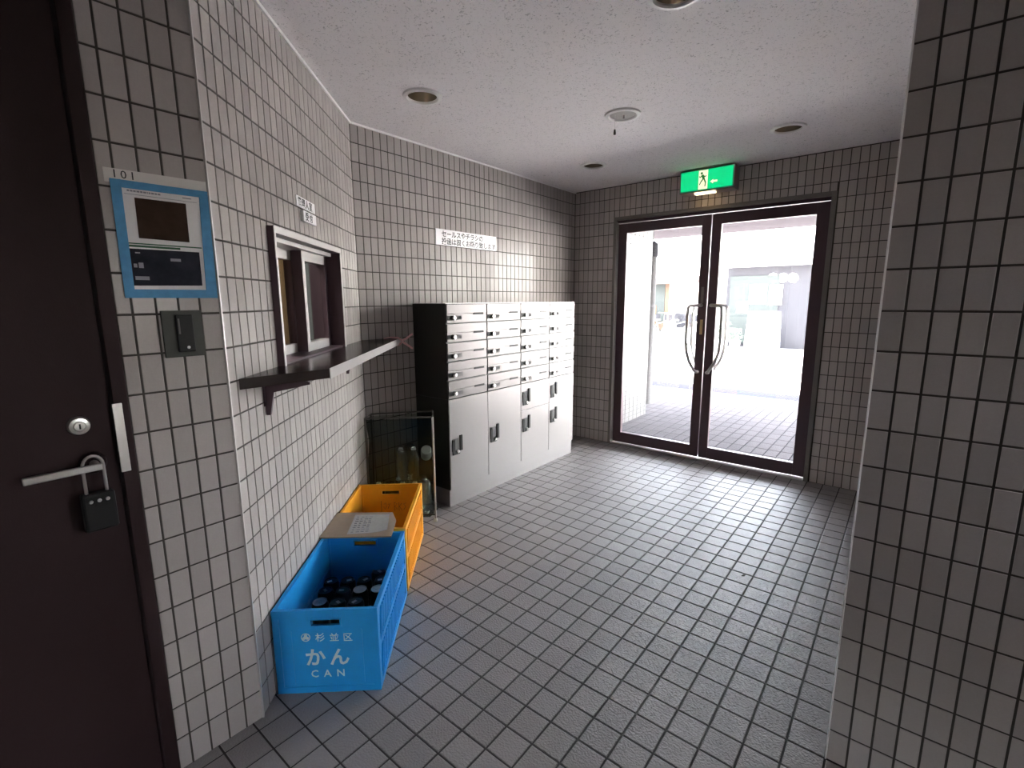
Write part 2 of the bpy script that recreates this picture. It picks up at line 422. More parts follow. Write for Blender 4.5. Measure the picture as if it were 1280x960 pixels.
# ================================================================== SETTING
# --- floor
FX0, FX1, FY0, FY1 = -2.62, 2.2, -1.6, 4.10
fl = MB().box(FX0, FX1, FY0, FY1, -0.12, -0.003).build('floor', FGROUT)
tag(fl, 'grey textured square floor tiles with dark joints across the entrance hall', 'floor', None, 'structure')
def in_room(x, y):
    if x < XC - 0.05 or x > FX1: return False
    if y < YA: return x > XA - 0.05
    if y < YC:
        t = (y - YA) / (YC - YA); return x > XA + (XC - XA) * t - 0.08 and (x < XE + 0.05 or y < YE + 0.02)
    return x < XE + 0.05
cells = []
i0 = math.floor((FX0 - XE) / 0.1); j0 = math.floor((FY0 - YE) / 0.1)
for i in range(i0, i0 + 50):
    for j in range(j0, j0 + 60):
        a, c = XE + i * 0.1, YE + j * 0.1
        d = min(c + 0.1, YD + 0.06)
        if d - c > 0.02 and in_room(a + 0.05, c + 0.05): cells.append((a, a + 0.1, c, d))
lay_tiles(fl, cells, FLOORT, 0.003, 0.002, 0.006, True, 300, tilt=0.004, rng=random.Random(11))

# --- walls
DOOR_A = (0.0 + 0.6, 0.918 + 0.6 - 0.6 + 0.0, 0, 2.06)
A0 = -0.6
make_wall('wall_left', 'narrow dark tiled wall between the maroon door and the window wall', frame(XA, A0, 0, PI / 2), YA - A0, 0.15,
          [(0.0, 0.918, 0, 2.06)], seed=2, x0=(YA - A0) - 30 * 0.05)
WIN_B = (0.344, 1.112, 1.06, 1.586)
make_wall('wall_window', 'glossy tiled wall with the reception window and counter', FB(), LB, 0.14, [WIN_B], seed=3,
          hidden=[(0.1, 1.5, 0, 0.32)], tilt=0.006, ext=(0, 0.08))
make_wall('wall_mailbox', 'tiled wall behind the steel mailboxes', frame(XC, YC, 0, PI / 2), YD - YC, 0.14, seed=4,
          hidden=[(0.36, 1.9, 0, 1.31)], ext=(0.0, 0.12))
DOOR_D = (XC * -1 - 2.095, XC * -1 - 0.455, 0, 2.042)
make_wall('wall_entrance', 'dark tiled wall around the glass entrance doors', frame(XC, YD, 0, 0), XE - XC, 0.16, [DOOR_D], seed=5, ext=(0.1, 0.1))
make_wall('wall_right', 'dark tiled wall end facing the camera on the right', frame(XE, YE, 0, 0), 1.9, 0.14, seed=6)
make_wall('wall_right_side', 'tiled side of the right wall running to the entrance', frame(XE, YD, 0, -PI / 2), YD - YE - 0.006, 0.12, seed=8, limit=0)
def plain_wall(name, label, x0, x1, y0, y1, z0=0, z1=HC):
    o = MB().box(x0, x1, y0, y1, z0, z1).build(name, PLASTER); return tag(o, label, 'wall', None, 'structure')
o = MB().box(XA - 0.15, -1.0, -1.7, -1.6, 0, HC).box(-0.5, 2.3, -1.7, -1.6, 0, HC).box(-1.0, -0.5, -1.7, -1.6, 0, 0.3).box(-1.0, -0.5, -1.7, -1.6, 0.62, HC).build('wall_back', PLASTER)  # low gap added out of view to light the blue crate front
tag(o, 'plain grey wall with a low opening added for fill light, closing the hall behind the viewer', 'wall', None, 'structure')
o = MB().box(2.2, 2.3, -1.6, 1.22, 0, HC).box(2.2, 2.3, 1.49, YE + 0.14, 0, HC).box(2.2, 2.3, 1.22, 1.49, 0, 1.1).box(2.2, 2.3, 1.22, 1.49, 1.9, HC).build('wall_hall', PLASTER)  # gap added out of view as side fill for the near walls
tag(o, 'plain grey wall with a small opening added for fill light at the end of the side hall', 'wall', None, 'structure')
plain_wall('wall_hall_left', 'plain grey wall beside the maroon apartment door', XA - 0.15, XA, -1.6, A0)

# --- ceiling with five holes for the downlights
LIGHTS = [(-1.932, 1.707), (-1.294, 2.544), (-0.652, 3.350), (-1.909, 3.312), (-0.684, 1.690)]
LR = 0.076
def ceiling():
    mb = MB(); q = 0.11
    xs = sorted({-2.64, 2.3, *[x - q for x, y in LIGHTS], *[x + q for x, y in LIGHTS]})
    ys = sorted({-1.7, YD + 0.16, *[y - q for x, y in LIGHTS], *[y + q for x, y in LIGHTS]})
    for a, b in zip(xs, xs[1:]):
        for c, d in zip(ys, ys[1:]):
            L = [l for l in LIGHTS if l[0] - q - 1e-6 <= (a + b) / 2 <= l[0] + q + 1e-6 and l[1] - q - 1e-6 <= (c + d) / 2 <= l[1] + q + 1e-6]
            if not L:
                mb.add([(a, c, HC), (a, d, HC), (b, d, HC), (b, c, HC)], [(0, 1, 2, 3)])
    for lx, ly in LIGHTS:
        n = 32; vs = []
        for k in range(n):
            t = 2 * PI * k / n; c, s = math.cos(t), math.sin(t); f = q / max(abs(c), abs(s))
            vs += [(lx + LR * c, ly + LR * s, HC), (lx + f * c, ly + f * s, HC)]
        mb.add(vs, [(2 * k, 2 * ((k + 1) % n), 2 * ((k + 1) % n) + 1, 2 * k + 1) for k in range(n)])
    mb.box(-2.64, 2.3, -1.7, YD + 0.16, HC + 0.2, HC + 0.3)
    o = mb.build('ceiling', CEILM); return tag(o, 'pale speckled board ceiling with recessed lights', 'ceiling', None, 'structure')
ceiling()
# white ceiling mouldings
o = MB().box(0, LB, -0.008, 0.003, HC - 0.012, HC).build('trim_1', WHITEP, None, FB()); tag(o, 'thin white ceiling strip above the window wall', 'trim', None, 'structure')
o = MB().box(0, YD - YC, -0.008, 0.003, HC - 0.010, HC).build('trim_2', WHITEP, None, FC(YC, 0)); tag(o, 'thin white ceiling strip above the mailbox wall', 'trim', None, 'structure')

o = MB().box(-0.0005, 0.0045, -0.0025, 0.004, 0, HC - 0.012).build('trim_4', ALU, None, FB()); tag(o, 'thin pale metal strip on the corner of the window wall', 'trim', None, 'structure')
o = MB().tube([(XE + 0.0012, YE + 0.0012, 0), (XE + 0.0012, YE + 0.0012, HC)], 0.0024, 14).build('trim_5', WHITEP, None, smooth=True); tag(o, 'thin rounded strip coloured pale as the lit edge on the corner of the right wall', 'trim', None, 'structure')  # white tube stands in for the highlight on door-lit tile edges

# --- apartment door (door_1)
d1 = thing('door_1', 'dark maroon steel apartment door with silver lever on the left', 'door', FA(A0, 0), kind='structure')
mb = MB()
mb.box(0.888, 0.918, -0.004, 0.13, 0, 2.06); mb.box(0.0, 0.03, -0.004, 0.13, 0, 2.06); mb.box(0.03, 0.888, -0.004, 0.13, 2.03, 2.06)
mb.build('door_frame', DOORM, d1, bevel=0.002)
MB().box(0.032, 0.885, 0.014, 0.054, 0.006, 2.028).build('door_leaf', DOORM, d1, bevel=0.003)
yk = 0.221 - A0
mb = MB(); Mk = T3(yk, 0.014, 1.042) @ Matrix.Rotation(PI / 2, 4, 'X')
mb.lathe([(0, 0.016), (0.010, 0.016), (0.012, 0.013), (0.019, 0.012), (0.021, 0.008), (0.022, 0)], 28, 0, Mk)
cyl = mb.build('lock_cylinder', SATIN, d1, smooth=True); cyl['label'] = 'round silver lock cylinder'
MB().box(yk - 0.0015, yk + 0.0015, -0.0035, 0.0, 1.036, 1.048).build('keyhole', BLACK, cyl)
yl = 0.236 - A0
mb = MB(); mb.lathe([(0.0, 0.012), (0.024, 0.011), (0.027, 0.006), (0.027, 0)], 28, 0, T3(yl, 0.014, 0.946) @ Matrix.Rotation(PI / 2, 4, 'X'))
mb.build('handle_rose', DOORM, d1, smooth=True)
mb = MB(); mb.tube([(yl, 0.014, 0.946), (yl, -0.03, 0.946)], 0.009, 12)
mb.T = T3(yl, -0.036, 0.946)
mb.prism([(0.008, -0.0075), (0.008, 0.0075), (-0.128, 0.0085), (-0.128, -0.0085)][::-1], -0.007, 0.007, 'y')
lv = mb.build('lever_handle', SATIN, d1, bevel=0.003); lv['label'] = 'silver lever handle'
o = MB().box(0.884, 0.904, -0.008, -0.0045, 0.912, 1.086).build('latch_guard_plate', SATIN, d1, bevel=0.001); o['label'] = 'narrow silver guard plate over the latch'
# combination key box hanging on the lever
kb = thing('key_box', 'small black combination key box hanging from the silver door lever', 'key box', FA(0.228, 0.838))
mb = MB()
mb.box(-0.031, 0.031, -0.048, -0.018, -0.045, 0.047)
mb.build('box_body', BLACK, kb, bevel=0.005)
pts = [(-0.019, -0.033, 0.04)] + [(-0.019 + 0.019 * (1 - math.cos(t)), -0.033, 0.112 + 0.024 * math.sin(t)) for t in [k * PI / 10 for k in range(11)]] + [(0.019, -0.033, 0.04)]
MB().tube(pts, 0.0035, 8).build('shackle', SATIN, kb, smooth=True)
for k in (-1, 0, 1):
    o = MB().lathe([(0, 0.004), (0.0035, 0.0035), (0.0045, 0)], 12, 0, T3(k * 0.0155, -0.048, 0.030) @ Matrix.Rotation(PI / 2, 4, 'X')).build('dial', SATIN, kb, smooth=True)

# --- notice on the left wall, number strip and intercom
ns = thing('number_strip', 'pale strip with handwritten room number above the blue taped notice', 'strip', FA(0, 0))
MB().prism([(0.332, 1.610), (0.548, 1.612), (0.548, 1.645), (0.332, 1.642)], -0.0025, -0.0008, 'y').build('backing', mat('pale_strip', (0.66, 0.63, 0.60), 0.5), ns)
text('lettering', '101', 0.026, INK, ns, T3(0.346, -0.003, 1.622), space=1.35)
nt_ = thing('notice', 'white printed notice with two dark pictures framed in blue tape', 'notice', FA(0, 0))
MB().prism([(0.348, 1.350), (0.536, 1.350), (0.538, 1.613), (0.346, 1.611)], -0.0046, -0.0030, 'y').build('sheet', PAPER, nt_)
tk = 0.0
for nm, pl in (('tape', [(0.340, 1.341), (0.361, 1.341), (0.362, 1.619), (0.341, 1.617)]), ('tape', [(0.519, 1.341), (0.546, 1.341), (0.548, 1.612), (0.527, 1.612)]),
               ('tape', [(0.342, 1.600), (0.546, 1.603), (0.548, 1.620), (0.341, 1.618)]), ('tape', [(0.343, 1.341), (0.546, 1.341), (0.546, 1.363), (0.343, 1.362)])):
    tk = tk + 0.0003
    MB().prism(pl, -0.0062 - tk, -0.0048 - tk, 'y').build(nm, TAPEB, nt_)
MB().prism([(0.384, 1.486), (0.493, 1.485), (0.494, 1.582), (0.385, 1.581)], -0.0054, -0.0047, 'y').build('upper_picture', PHOTO1, nt_)['label'] = 'dark brown upper picture'
o = MB().prism([(0.360, 1.371), (0.512, 1.374), (0.513, 1.461), (0.360, 1.460)], -0.0054, -0.0047, 'y').build('lower_picture', PHOTO2, nt_); o['label'] = 'dark blue lower picture with small pale marks'
for a, b, c, d in ((0.366, 0.373, 1.415, 1.424), (0.376, 0.386, 1.414, 1.427), (0.366, 0.395, 1.385, 1.394), (0.372, 0.382, 1.449, 1.452), (0.445, 0.468, 1.434, 1.441)):
    MB().box(a, b, -0.0058, -0.0053, c, d).build('print_mark', PGREY, o)
mb = MB(); mb.box(0.361, 0.520, -0.0054, -0.0047, 1.471, 1.474); mb.box(0.361, 0.470, -0.0054, -0.0047, 1.464, 1.469)
mb.build('green_lines', PGREEN, nt_)
mb = MB()
rr = random.Random(5); x = 0.372
while x < 0.44:
    wd = rr.uniform(0.002, 0.006); mb.box(x, x + wd, -0.0052, -0.0047, 1.594, 1.598); x += wd + 0.0015
mb.box(0.488, 0.508, -0.0052, -0.0047, 1.5945, 1.597); mb.box(0.366, 0.52, -0.0052, -0.0047, 1.5875, 1.5885)
mb.build('small_print', PGREY, nt_)
ic = thing('intercom', 'square grey wall intercom plate below the blue taped notice', 'intercom', FA(0.455, 1.248))
ICM = mat('intercom_plate', (0.075, 0.078, 0.070), 0.6, spec=0.2)
MB().box(-0.047, 0.047, -0.007, -0.0005, -0.061, 0.061).build('plate', ICM, ic, bevel=0.002)
MB().box(-0.018, 0.022, -0.016, -0.006, -0.048, 0.050).build('speaker_unit', BLACK, ic, bevel=0.003)
MB().box(-0.014, -0.010, -0.0172, -0.0155, 0.0, 0.04).build('pilot_strip', GREYP, ic)
o = MB().lathe([(0, 0.003), (0.003, 0.002), (0.004, 0)], 10, 0, T3(0.005, -0.016, -0.036) @ Matrix.Rotation(PI / 2, 4, 'X')).build('call_button', CAPW, ic, smooth=True)

# --- reception window (window_1) with counter
w1 = thing('window_1', 'sliding reception window in a dark frame above the counter', 'window', FB(), kind='structure')
mb = MB()
mb.box(0.344, 0.357, -0.021, 0.13, 1.10, 1.586); mb.build('jamb', BRONZE, w1, bevel=0.0015)
MB().box(1.092, 1.112, -0.021, 0.13, 1.10, 1.586).build('jamb', BRONZE, w1, bevel=0.0015)
MB().box(0.357, 1.092, -0.021, 0.13, 1.562, 1.586).build('head_frame', BRONZE, w1, bevel=0.0015)
mb = MB(); mb.box(0.344, 0.357, -0.0235, -0.0212, 1.10, 1.586); mb.box(0.357, 1.092, -0.0235, -0.0212, 1.564, 1.586); mb.box(1.092, 1.112, -0.0235, -0.0212, 1.10, 1.586)
mb.build('frame_edge', ALU, w1)
MB().box(0.357, 1.092, 0.020, 0.12, 1.546, 1.562).build('track', ALU, w1)
MB().box(0.357, 1.092, -0.010, 0.13, 1.095, 1.112).build('window_sill', BRONZE, w1)
def sash(s0, s1, y0, y1, nm):
    r = MB(); r.box(s0, s0 + 0.032, y0, y1, 1.112, 1.546); r.box(s1 - 0.032, s1, y0, y1, 1.112, 1.546)
    o = r.build('sash', BRONZE, w1, bevel=0.001)
    q = MB(); q.box(s0 + 0.032, s1 - 0.032, y0, y1, 1.505, 1.546); q.box(s0 + 0.032, s1 - 0.032, y0, y1, 1.112, 1.150); q.box(s0 + 0.0005, s0 + 0.0315, y0 - 0.0015, y0, 1.112, 1.545)
    q.build('sash_rail', ALU, o)
    MB().box(s0 + 0.032, s1 - 0.032, (y0 + y1) / 2 - 0.002, (y0 + y1) / 2 + 0.002, 1.150, 1.505).build('glass_pane', WGLASS, o)
    return o
sash(0.766, 1.091, 0.046, 0.088, 'front'); sash(0.359, 0.798, 0.092, 0.124, 'back')
# office behind the window
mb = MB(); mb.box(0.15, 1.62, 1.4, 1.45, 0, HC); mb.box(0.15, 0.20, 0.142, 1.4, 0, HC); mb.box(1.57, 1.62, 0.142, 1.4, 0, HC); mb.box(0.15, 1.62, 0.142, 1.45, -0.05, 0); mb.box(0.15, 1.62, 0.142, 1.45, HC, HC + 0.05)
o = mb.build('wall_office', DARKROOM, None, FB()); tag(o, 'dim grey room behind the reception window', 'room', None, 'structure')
ol = bpy.data.lights.new('office_fill', 'AREA'); ol.size = 0.5; ol.energy = 75.0 * EM; ol.color = (1, 0.95, 0.88)  # added lamp without a fixture, brightens the curtain and panes
oo = link('office_fill', ol, None, FB(0.7, -0.75, HC - 0.06))
cu = thing('curtain', 'tan curtain hanging behind the reception window', 'curtain', FB(0.74, -0.140, 1.08))
mb = MB(); n = 40
for side in (0, 1):
    pass
vs = []; fs = []
for k in range(n + 1):
    x = -0.14 + 0.34 * k / n; y = 0.010 * math.sin(k * 1.1)
    vs += [(x, y, 0.02), (x, y, 0.52), (x, y + 0.004, 0.52), (x, y + 0.004, 0.02)]
for k in range(n):
    for q in range(4): fs.append((4 * k + q, 4 * k + 4 + q, 4 * k + 4 + (q + 1) % 4, 4 * k + (q + 1) % 4))
MB().add(vs, fs).build('cloth', CURT, cu, smooth=True)
MB().tube([(-0.2, 0.002, 0.525), (0.3, 0.002, 0.525)], 0.006, 8).build('rail', ALU, cu)

ct = thing('counter', 'dark laminate counter shelf with pale front edge under the reception window', 'counter', FB(0, 0, 1.068))
def sC(o): return (0.0 + (XA - XC) + math.sin(PHB) * o) / (-math.cos(PHB))
top = [(0.056, -0.002), (0.265, -0.200), (sC(0.2) - 0.012, -0.200), (sC(0.0) - 0.012, -0.002)]
MB().prism(top, 0.003, 0.036, 'z').build('counter_top', WOODDARK, ct, bevel=0.001)
MB().prism([(0.268, -0.2005), (0.268, -0.2035), (sC(0.2) - 0.014, -0.2035), (sC(0.2) - 0.014, -0.2005)], 0.000, 0.036, 'z').build('edge_strip', EDGEM, ct)['label'] = 'pale metal front edge'
for s in (0.215, 1.15):
    mb = MB(); mb.prism([(-0.001, -0.112), (-0.001, 0.0025), (-0.150, 0.0025), (-0.150, -0.010), (-0.030, -0.035), (-0.014, -0.112)], s, s + 0.010, 'x')
    mb.box(s - 0.012, s + 0.022, -0.004, -0.0005, -0.08, 0.0); mb.box(s - 0.010, s + 0.020, -0.150, -0.001, -0.001, 0.0028)
    mb.build('bracket', BRONZE, ct)
# pink clip on the counter edge
pc = thing('clip', 'pink plastic spring clip gripping the far end of the counter', 'clip', FB(1.585, 0.222, 1.088))
mb = MB(); mb.tube([(0, -0.065, 0.045), (0, -0.03, 0.020), (0, 0.0, 0.004), (0, 0.022, 0.022), (0, 0.075, 0.024), (0, 0.11, 0.0185)], [0.0055, 0.0065, 0.007, 0.006, 0.0045, 0.003], 10)
mb.build('arm', PINK, pc, smooth=True)
mb = MB(); mb.tube([(0.006, -0.062, -0.046), (0.006, -0.03, -0.022), (0.006, 0.0, -0.004), (0.006, 0.022, -0.022), (0.006, 0.05, -0.0265)], [0.0055, 0.0065, 0.007, 0.006, 0.004], 10)
mb.build('arm', PINK, pc, smooth=True)
mb = MB(); mb.tube([(0.003 + 0.011 * math.cos(t), -0.004 + 0.0, 0.011 * math.sin(t)) for t in [k * 2 * PI / 14 for k in range(14)]], 0.002, 6, closed=True)
mb.tube([(0.003, -0.028, -0.014), (0.003, -0.020, 0.0), (0.003, -0.028, 0.014)], 0.002, 6)
mb.build('spring', mat('pale_spring', (0.7, 0.6, 0.6), 0.3, 0.6), pc, smooth=True)
# two small signs above the window
sg = thing('sign', 'upper small white sign with four black characters above the reception window', 'sign', FB(0.728, 0, 1.723))
MB().box(-0.103, 0.103, -0.004, -0.0005, -0.0205, 0.0205).build('plate', SIGNW, sg)
text('lettering', '管理人室', 0.036, INK, sg, T3(-0.088, -0.0042, -0.013), bold=0.0006, space=1.22)
sg = thing('sign', 'lower small white sign with two black characters above the reception window', 'sign', FB(0.735, 0, 1.671))
MB().box(-0.072, 0.072, -0.014, -0.0005, -0.0205, 0.0205).build('plate', SIGNW, sg)
text('lettering', '受付', 0.036, INK, sg, T3(-0.052, -0.0142, -0.013), bold=0.0006, space=1.5)
# long sign on the mailbox wall
sg = thing('sign', 'long white sign with two lines of black text above the mailboxes', 'sign', FC(2.587, 1.754))
MB().box(-0.307, 0.307, -0.004, -0.0005, -0.052, 0.052).build('plate', SIGNW, sg)
text('lettering', 'セールスやチラシの', 0.046, INK, sg, T3(-0.255, -0.0042, 0.006), bold=0.0008)
text('lettering', '投函は固くお断り致します', 0.046, INK, sg, T3(-0.255, -0.0042, -0.042), bold=0.0008)

# ================================================================== MAILBOXES AND PARCEL LOCKERS
MY0, MW, MD = 2.062, 0.368, 0.313        # left end, column width, depth
FZ = [1.311, 1.192, 1.074, 0.955, 0.836, 0.717]
mbk = thing('mailbox_bank', 'bank of twenty brushed steel mailboxes above the parcel lockers', 'mailbox', FC(MY0, 0))
MB().box(0, 4 * MW, -(MD - 0.010), -0.001, 0.718, 1.313).build('case', CABSIDE, mbk, bevel=0.001)
mb = MB(); mb.box(-0.001, 4 * MW + 0.001, -(MD - 0.004), -0.001, 1.313, 1.316); mb.build('top_panel', ALU, mbk)
for c in range(4):
    for r in range(5):
        x0, x1 = c * MW + 0.0045, (c + 1) * MW - 0.0045; z1, z0 = FZ[r] - 0.004, FZ[r + 1] + 0.004
        mb = MB(); yf = -MD
        # face in two planes: upper flap slightly proud, lower face
        zs = z0 + (z1 - z0) * 0.50
        mb.box(x0, x1, yf + 0.001, yf + 0.010, z0, zs - 0.0008); mb.box(x0, x1, yf - 0.0015, yf + 0.010, zs + 0.0008, z1)
        d = mb.build('mailbox_door', STEEL, mbk, bevel=0.0008)
        MB().box(x1 - 0.125, x1 - 0.030, yf - 0.0022, yf + 0.0005, zs - 0.009, zs + 0.004).build('slot', BLACK, d)
        MB().box(x0 + 0.004, x0 + 0.046, yf - 0.001, yf + 0.002, z0 + 0.016, z0 + 0.045).build('recess', BLACK, d)
        MB().box(x0 + 0.062, x0 + 0.125, yf - 0.002, yf + 0.0015, z0 + 0.018, z0 + 0.043).build('name_plate', GREYP, d)
        MB().lathe([(0, 0.016), (0.012, 0.015), (0.0145, 0.011), (0.0145, 0)], 18, 0, T3(x0 + 0.054, yf + 0.001, z0 + 0.030) @ Matrix.Rotation(PI / 2, 4, 'X')).build('dial_knob', SATIN, d, smooth=True)
o = MB().box(2 * MW + 0.125, 3 * MW - 0.002, -MD - 0.004, -MD - 0.0025, 1.252, 1.283).build('tape_strip', PAPER, mbk); o['label'] = 'pale strip stuck over one mailbox slot'

lk = thing('parcel_locker', 'pale steel parcel locker with six doors under the mailboxes', 'locker', FC(MY0, 0))
MB().box(0, 4 * MW, -(MD - 0.008), -0.001, 0.118, 0.7165).build('case', CABSIDE, lk, bevel=0.001)
MB().box(0.002, 4 * MW - 0.002, -(MD - 0.014), -0.01, 0.001, 0.118).build('plinth', LOCKERP, lk)
def locker_door(c, z0, z1, lz):
    x0, x1 = c * MW + 0.002, (c + 1) * MW - 0.002
    d = MB().box(x0, x1, -MD, -MD + 0.007, z0, z1).build('locker_door', LOCKERP, lk, bevel=0.0012)
    x = x0 + 0.022
    l = MB().box(x, x + 0.055, -MD - 0.003, -MD, lz - 0.045, lz + 0.045).build('latch_plate', GREYP, d)
    MB().box(x, x + 0.060, -MD - 0.006, -MD, lz - 0.060, lz - 0.030).build('lock_base', BLACK, d)
    MB().box(x - 0.003, x + 0.018, -MD - 0.007, -MD, lz - 0.035, lz + 0.040).build('latch_side', BLACK, d)
    MB().box(x + 0.062, x + 0.084, -MD - 0.009, -MD, lz - 0.040, lz + 0.062).build('pull_handle', BLACK, d, bevel=0.001)
    MB().lathe([(0, 0.008), (0.010, 0.007), (0.0125, 0)], 16, 0, T3(x + 0.045, -MD - 0.005, lz - 0.042) @ Matrix.Rotation(PI / 2, 4, 'X')).build('key_knob', SATIN, d, smooth=True)
for c in (0, 1): locker_door(c, 0.121, 0.714, 0.410)
for c in (2, 3): locker_door(c, 0.514, 0.714, 0.612); locker_door(c, 0.121, 0.510, 0.405)

# ================================================================== ENTRANCE DOORS
tr1 = thing('trim_3', 'grey metal casing around the glass entrance doors', 'trim', FD(0, 0), kind='structure')
x0, x1 = -2.095, -0.455
for nm, b in (('casing', (x0, x0 + 0.028, -0.012, 0.15, 0, 2.042)), ('casing', (x1 - 0.028, x1, -0.012, 0.15, 0, 2.042)), ('casing', (x0 + 0.028, x1 - 0.028, -0.012, 0.15, 2.014, 2.042))):
    MB().box(*b).build(nm, TRIMM, tr1, bevel=0.002)
MB().box(x0 + 0.028, x1 - 0.028, -0.006, 0.15, -0.002, 0.010).build('threshold', ALU, tr1, bevel=0.002)
MB().box(x0 + 0.028, x1 - 0.028, 0.02, 0.12, 1.992, 2.014).build('head_rail', BRONZE, tr1)
def entrance_door(nm, label, xa_, xb_, hinge):
    d = thing(nm, label, 'door', FD(0, 0), kind='structure')
    ya, yb = 0.030, 0.070; z0, z1 = 0.017, 1.987
    wl, wr = (0.078, 0.070) if hinge == 'L' else (0.070, 0.078)
    MB().box(xa_, xa_ + wl, ya, yb, z0, z1).build('stile', BRONZE, d, bevel=0.002)
    MB().box(xb_ - wr, xb_, ya, yb, z0, z1).build('stile', BRONZE, d, bevel=0.002)
    MB().box(xa_ + wl, xb_ - wr, ya, yb, 1.908, z1).build('rail', BRONZE, d, bevel=0.002)
    MB().box(xa_ + wl, xb_ - wr, ya, yb, z0, 0.112).build('rail', BRONZE, d, bevel=0.002)
    MB().box(xa_ + wl, xb_ - wr, 0.047, 0.053, 0.112, 1.908).build('glass_pane', GLASS, d)
    sgn = -1 if hinge == 'L' else 1
    xs = (xb_ - wr * 0.55) if hinge == 'L' else (xa_ + wl * 0.55)
    for out, yy in ((-1, ya), (1, yb)):
        y2 = yy + out * 0.048
        pts = [(xs, yy, 1.285), (xs, y2 - out * 0.01, 1.285), (xs + sgn * 0.012, y2, 1.285), (xs + sgn * 0.070, y2, 1.283), (xs + sgn * 0.088, y2, 1.268),
               (xs + sgn * 0.092, y2, 1.20), (xs + sgn * 0.093, y2, 1.0), (xs + sgn * 0.086, y2, 0.92), (xs + sgn * 0.060, y2, 0.83), (xs + sgn * 0.015, y2, 0.757), (xs, y2 - out * 0.012, 0.745), (xs, yy, 0.742)]
        MB().tube(pts, 0.0130, 12).build('pull_handle', SATIN, d, smooth=True)
    if hinge == 'L':
        o = MB().box(xb_ - 0.040, xb_ - 0.020, ya - 0.004, ya, 1.050, 1.170).build('lock_plate', mat('brass_plate', (0.5, 0.38, 0.2), 0.35, 0.8), d); o['label'] = 'small brass lock plate'
        MB().box(xb_ - 0.046, xb_ - 0.026, ya - 0.004, ya, 1.30, 1.43).build('upper_plate', TRIMM, d)
entrance_door('door_2', 'left leaf of the glass entrance doors in dark bronze frame', -2.063, -1.272, 'L')
entrance_door('door_3', 'right leaf of the glass entrance doors in dark bronze frame', -1.264, -0.487, 'R')

# --- exit sign
ex = thing('exit_sign', 'lit green emergency exit sign with running figure above the glass doors', 'exit sign', frame(-1.277, 3.885, 2.213, 0))
MB().box(-0.200, 0.200, 0.002, 0.132, -0.083, 0.083).build('case', EXITB, ex, bevel=0.006)
MB().box(-0.188, 0.188, -0.002, 0.0025, -0.068, 0.070).build('green_panel', EXITG, ex)
o = MB().box(-0.055, 0.012, -0.004, -0.0015, -0.066, 0.068).build('white_panel', EXITW, ex); o['label'] = 'white doorway panel with green running figure'
mb = MB()
def limb(a, b, wd):
    a, b = Vector(a), Vector(b); t = (b - a).normalized(); n = Vector((-t.y, t.x)) * wd / 2
    mb.prism([tuple(a + n), tuple(a - n), tuple(b - n), tuple(b + n)][::-1], -0.0052, -0.0038, 'y')
mb.prism([(-0.033 + 0.009 * math.cos(t), 0.047 + 0.009 * math.sin(t)) for t in [k * PI / 6 for k in range(12)]], -0.0052, -0.0038, 'y')
limb((-0.028, 0.036), (-0.016, 0.004), 0.017); limb((-0.027, 0.033), (-0.044, 0.018), 0.007); limb((-0.044, 0.018), (-0.050, 0.028), 0.006)
limb((-0.023, 0.033), (-0.008, 0.020), 0.007); limb((-0.008, 0.020), (0.002, 0.028), 0.006)
limb((-0.019, 0.008), (-0.036, -0.012), 0.009); limb((-0.036, -0.012), (-0.046, -0.034), 0.007); limb((-0.014, 0.006), (-0.002, -0.022), 0.009); limb((-0.002, -0.022), (-0.006, -0.048), 0.007)
mb.build('running_figure', EXITF, ex)
mb = MB(); mb.prism([(0.030, -0.020), (0.052, -0.036), (0.052, -0.026), (0.082, -0.026), (0.082, -0.012), (0.052, -0.012), (0.052, -0.004)], -0.004, -0.0015, 'y')
mb.build('arrow', EXITW, ex)
MB().box(-0.085, 0.060, 0.010, 0.060, -0.0935, -0.0825).build('lens', LENSW, ex)['label'] = 'warm lit strip under the sign'

# --- downlights
def downlight(lx, ly):
    t = thing('downlight', '', 'light', frame(lx, ly, HC, 0))
    mb = MB(); mb.lathe([(0.070, 0.0), (0.070, -0.006), (0.076, -0.011), (0.092, -0.008), (0.095, -0.001), (0.095, 0.0), (0.070, 0.0)], 40)
    mb.build('trim_ring', WHITEP, t, smooth=True)
    MB().lathe([(0.071, -0.004), (0.066, 0.03), (0.050, 0.075), (0.0, 0.085)], 40).build('reflector', CUP, t, smooth=True)
    return t
lab = ['recessed ceiling light nearest the reception window corner', 'recessed emergency ceiling light with pull cord in the ceiling centre', 'recessed ceiling light at the right close to the exit sign',
       'recessed ceiling light in the far corner over the mailboxes', 'recessed ceiling light at the top edge of the picture']
DL = [downlight(x, y) for x, y in LIGHTS]
for d, l in zip(DL, lab): d['label'] = l; d['group'] = 'recessed ceiling lights'
em = DL[1]
MB().lathe([(0.0, -0.003), (0.0685, -0.003), (0.0685, 0.004), (0.0, 0.004)], 36).build('cover_disc', mat('grey_cover', (0.42, 0.41, 0.38), 0.5), em)
MB().lathe([(0.0, -0.022), (0.006, -0.018), (0.009, -0.003)], 12, 0, T3(0.006, 0.0, 0)).build('lamp_bulb', CHROME, em, smooth=True)
cx, cy = -0.040 * math.cos(CYAW), -0.040 * math.sin(CYAW)
mb = MB(); mb.tube([(cx, cy, -0.003), (cx, cy, -0.075)], 0.0011, 6)
cord = mb.build('pull_cord', WHITEP, em)
MB().lathe([(0.0, -0.073), (0.004, -0.075), (0.007, -0.094), (0.006, -0.101), (0.0, -0.103)], 12, 0, T3(cx, cy, 0)).build('cord_knob', GREYP, cord, smooth=True)

